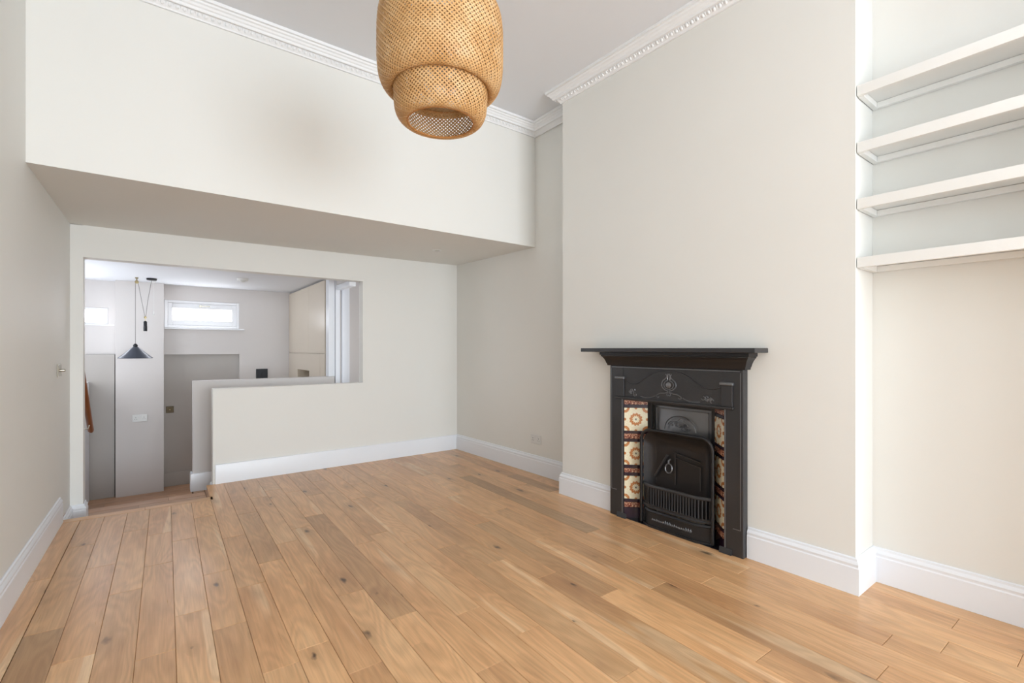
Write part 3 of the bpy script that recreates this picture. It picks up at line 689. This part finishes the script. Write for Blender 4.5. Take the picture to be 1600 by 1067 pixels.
# slightly bowed hood plate above the fire
vs = []; fs = []; NY, NZ = 16, 10
for j in range(NZ+1):
    for i in range(NY+1):
        u = i/NY; v = j/NZ; yy = 1.640+.44*u; zz = .30+.508*v
        bow = .030*math.sin(math.pi*u)*math.sin(math.pi*min(1, v*.9+.1))
        vs.append((.100-bow, yy, zz))
for j in range(NZ):
    for i in range(NY): a = j*(NY+1)+i; fs.append((a, a+1, a+NY+2, a+NY+1))
n0 = len(vs); vs += [(v[0]+.006, v[1], v[2]) for v in vs]
fs += [tuple(i+n0 for i in reversed(f)) for f in fs[:]]
MB().add(vs, fs).build('hood', 'iron_highlight', fp, smooth=60)
b = MB(); b.box(.080, .088, 1.668, 1.672, .56, .790); b.box(.080, .088, 2.050, 2.054, .56, .790); b.box(.074, .088, 1.668, 2.054, .786, .790); b.build('bead', 'iron_highlight', fp)
b = MB(); b.tube([(.066, 1.862+.115*math.cos(a), .655+.095*math.sin(a)) for a in [math.pi*k/14 for k in range(15)]], .0035, 6); b.build('arch_moulding', 'iron_highlight', fp, smooth=60)
floral(1.862, .680, .075, 11, 'flower_relief', .066)
# rounded rim of the fire front, firebox plates inside
ry0, ry1, rz1, rad = 1.578, 2.098, .648, .075
pts = [(ry1, .012)]
for k in range(9): a = math.pi/2*k/8; pts.append((ry1-rad+rad*math.cos(a), rz1-rad+rad*math.sin(a)))
for k in range(9): a = math.pi/2+math.pi/2*k/8; pts.append((ry0+rad+rad*math.cos(a), rz1-rad+rad*math.sin(a)))
pts.append((ry0, .012))
b = MB(); b.tube([(-.030, p[0], p[1]) for p in pts], .011, 8); b.build('fire_rim', 'iron_dark', fp, smooth=60)
inn = [(ry1-.012+(0), .012)]+[(1.838+(p[0]-1.838)*.955, p[1]-.012) for p in pts[1:-1]]+[(ry0+.012, .012)]
# concave plate: outline on the rim, centre set back
vs = [(-.022, p[0], p[1]) for p in inn]; m_ = len(inn); rings = 5
for r_ in range(1, rings+1):
    t = r_/rings
    for p in inn:
        vs.append((-.022+.055*math.sin(t*math.pi/2), 1.838+(p[0]-1.838)*(1-.30*t), .30+(p[1]-.30)*(1-.30*t)))
fs = []
for r_ in range(rings):
    for i in range(m_-1): a = r_*m_+i; fs.append((a, a+1, a+m_+1, a+m_))
fs.append(tuple(rings*m_+i for i in range(m_)))
b = MB().add(vs, fs); b.build('firebox', 'iron_dark', fp, smooth=40)
b = MB()   # raised outline of the ash door inside
rel(b, [(1.87, .30), (1.87, .515)], .004, .026, 2); rel(b, [(1.885, .515), (1.69, .480)], .004, .024, 2); rel(b, [(1.87, .480), (1.69, .448)], .003, .024, 2); rel(b, [(1.69, .450), (1.69, .30)], .004, .024, 2)
rel(b, [(1.92, .490), (2.02, .33)], .008, .012, 2)
b.build('fireback_moulding', 'iron', fp, smooth=60)
b = MB(); b.tube([(.004+.004*math.sin(a), 1.905+.026*math.cos(a), .405+.030*math.sin(a)) for a in [2*math.pi*k/18 for k in range(18)]], .0045, 6, closed=True)
b.tube([(.022, 1.905, .462), (.004, 1.905, .455), (.004, 1.905, .436)], .006, 6); b.build('damper_ring', 'iron_highlight', fp, smooth=60)
# basket front
P4 = [(-.012, 2.085), (-.050, 2.015), (-.050, 1.672), (-.012, 1.592)]
RP = [tuple(p) for p in reversed(P4)]
def rsweep(nm, prof, mat):
    b = MB(); b.sweep(prof, RP); return b.build(nm, mat, fp, smooth=30)
rsweep('basket_rail', [(-.004, .268), (.010, .268), (.013, .276), (.010, .288), (-.004, .288)], 'iron')
rsweep('basket_ledge', [(-.006, .128), (.012, .128), (.016, .136), (.008, .142), (.010, .152), (-.006, .152)], 'iron')
rsweep('basket_ledge', [(-.006, .100), (.004, .100), (.010, .106), (.004, .118), (-.006, .118)], 'iron_dark')
rsweep('apron', [(-.010, .004), (.002, .004), (.0, .02), (.002, .100), (-.010, .100)], 'iron_dark')
rsweep('basket_ledge', [(-.002, .001), (.012, .001), (.010, .014), (-.002, .014)], 'iron_dark')
seglen = [(Vector(RP[i+1])-Vector(RP[i])).length for i in range(3)]
bar_me = None
for i in range(3):
    n = (4, 17, 4)[i]
    for k in range(n):
        t = (k+.5)/n; p = Vector(RP[i]).lerp(Vector(RP[i+1]), t)
        if bar_me is None:
            b = MB(); b.lathe([(.0045, -.058), (.0035, 0), (.0045, .058)], n=6); o = b.build('bar', 'iron', fp, smooth=60); bar_me = o.data
        else:
            o = bpy.data.objects.new('bar', bar_me); col.objects.link(o); o.parent = fp
        o.location = (p.x-.002, p.y, .210)
b = MB(); rn = random.Random(4); y = 1.995
while y > 1.70:       # worn cast relief along the apron
    h_ = rn.uniform(.012, .024); rel(b, [(y, .050), (y-.004, .050+h_), (y-.009, .052), (y-.012, .050+h_*.7)], .0018, -.0532, 2); y -= .0165
o = b.build('apron_relief', 'iron_highlight', fp, smooth=60); o['kind'] = 'stuff'

# ------------------------------------------------------------------ woven bamboo pendant
LX, LY = .944, 1.742
lp = empty('bamboo_pendant_lamp', (LX, LY, ZC)); tag(lp, 'large woven bamboo basket pendant hanging from the white ceiling', 'pendant lamp')
def basket(prof, nst, width, name, ph=0):
    # prof: list of (r, z world); resample by arc length
    P = cat([(r, z, 0) for r, z in prof], 8); S = [0]
    for a, c in zip(P[:-1], P[1:]): S.append(S[-1]+(c-a).length)
    tot = S[-1]
    def at(s):
        s = max(0, min(tot, s)); import bisect
        i = min(max(bisect.bisect_right(S, s)-1, 0), len(P)-2); t = (s-S[i])/max(1e-9, S[i+1]-S[i])
        p = P[i].lerp(P[i+1], t); d = (P[i+1]-P[i]).normalized(); return p.x, p.y, d
    # step so that each step moves half a crossing: crossing when dphi = pi/nst
    rows = []; s = 0; phi = 0; q = 0; step = math.pi/nst
    while s < tot:
        r, z, d = at(s); rows.append((phi, r, z, d.x, d.y, q)); q += 1
        s += step*max(r, .12)*1.0*.95; phi += step
    m = MB()
    vs = []; fs = []
    for sgn in (1, -1):
        for k in range(nst):
            base = 2*math.pi*k/nst + ph
            idx = []
            for (phi_, r, z, dx, dz, q) in rows:
                a = base+sgn*phi_
                lift = (.0009 if (k % 2) else -.0009) if sgn < 0 else (.0009 if ((k+q) % 2) == 0 else -.0009)
                er = Vector((math.cos(a), math.sin(a), 0)); et = Vector((-math.sin(a), math.cos(a), 0)); ez = Vector((0, 0, 1))
                n3 = er*dz - ez*dx
                if n3.length < 1e-6: n3 = er
                n3.normalize()
                mer = er*dx+ez*dz
                t3 = (mer*.707+et*sgn*.707).normalized(); w3 = n3.cross(t3).normalized()
                c = er*r+ez*z+n3*lift
                h = width/2; th_ = .0007
                idx.append(len(vs)); vs += [c-w3*h-n3*th_, c+w3*h-n3*th_, c+w3*h+n3*th_, c-w3*h+n3*th_]
            for a0, b0 in zip(idx[:-1], idx[1:]):
                fs += [(a0, a0+1, b0+1, b0), (a0+2, a0+3, b0+3, b0+2), (a0+1, a0+2, b0+2, b0+1), (a0+3, a0, b0, b0+3)]
    me = bpy.data.meshes.new(name); me.from_pydata([(v.x, v.y, v.z-ZC) for v in vs], [], fs); me.materials.append(M['bamboo'])
    o = bpy.data.objects.new(name, me); col.objects.link(o); o.parent = lp; o['kind'] = 'stuff'; return o
basket([(.186, 2.262), (.200, 2.250), (.218, 2.252), (.238, 2.275), (.249, 2.310), (.2535, 2.36), (.254, 2.43), (.253, 2.50), (.246, 2.555), (.228, 2.595), (.204, 2.615), (.192, 2.622)], 92, .0062, 'outer_basket_weave')
basket([(.132, 2.128), (.150, 2.125), (.172, 2.142), (.184, 2.170), (.188, 2.210), (.190, 2.26), (.190, 2.36), (.190, 2.48), (.190, 2.60), (.189, 2.650), (.182, 2.682), (.165, 2.700), (.140, 2.706)], 70, .0056, 'inner_basket_weave', .02)
def ringo(r, z, t, nm):
    b = MB(); b.tube([(r*math.cos(a), r*math.sin(a), z-ZC) for a in [2*math.pi*k/64 for k in range(64)]], t, 8, closed=True); b.build(nm, 'rattan_dark', lp, smooth=60)
ringo(.134, 2.127, .004, 'rim'); ringo(.138, 2.706, .004, 'rim'); ringo(.188, 2.262, .003, 'rim'); ringo(.194, 2.622, .003, 'rim')
b = MB(); b.tube([(0, 0, -.02), (0, 0, 2.49-ZC)], .0035, 8); b.build('cord', 'black', lp)
b = MB(); b.lathe([(.012, 2.50-ZC), (.019, 2.49-ZC), (.020, 2.415-ZC), (.016, 2.41-ZC)], n=16); b.build('bulb_holder', 'black', lp, smooth=40)
b = MB(); b.lathe([(.013, 2.412-ZC), (.014, 2.395-ZC), (.026, 2.365-ZC), (.030, 2.340-ZC), (.026, 2.318-ZC), (.012, 2.305-ZC), (.002, 2.303-ZC)], n=20); b.build('bulb', 'plastic', lp, smooth=60)
b = MB(); b.lathe([(.045, -.022), (.050, -.0005)], n=24); b.build('ceiling_rose', 'plastic', lp, smooth=40)
b = MB()
for k in range(3):
    a = 2*math.pi*k/3+.5; b.tube([(.016*math.cos(a), .016*math.sin(a), 2.495-ZC), (.186*math.cos(a), .186*math.sin(a), 2.60-ZC)], .0015, 5)
b.build('wire_spider', 'black', lp)
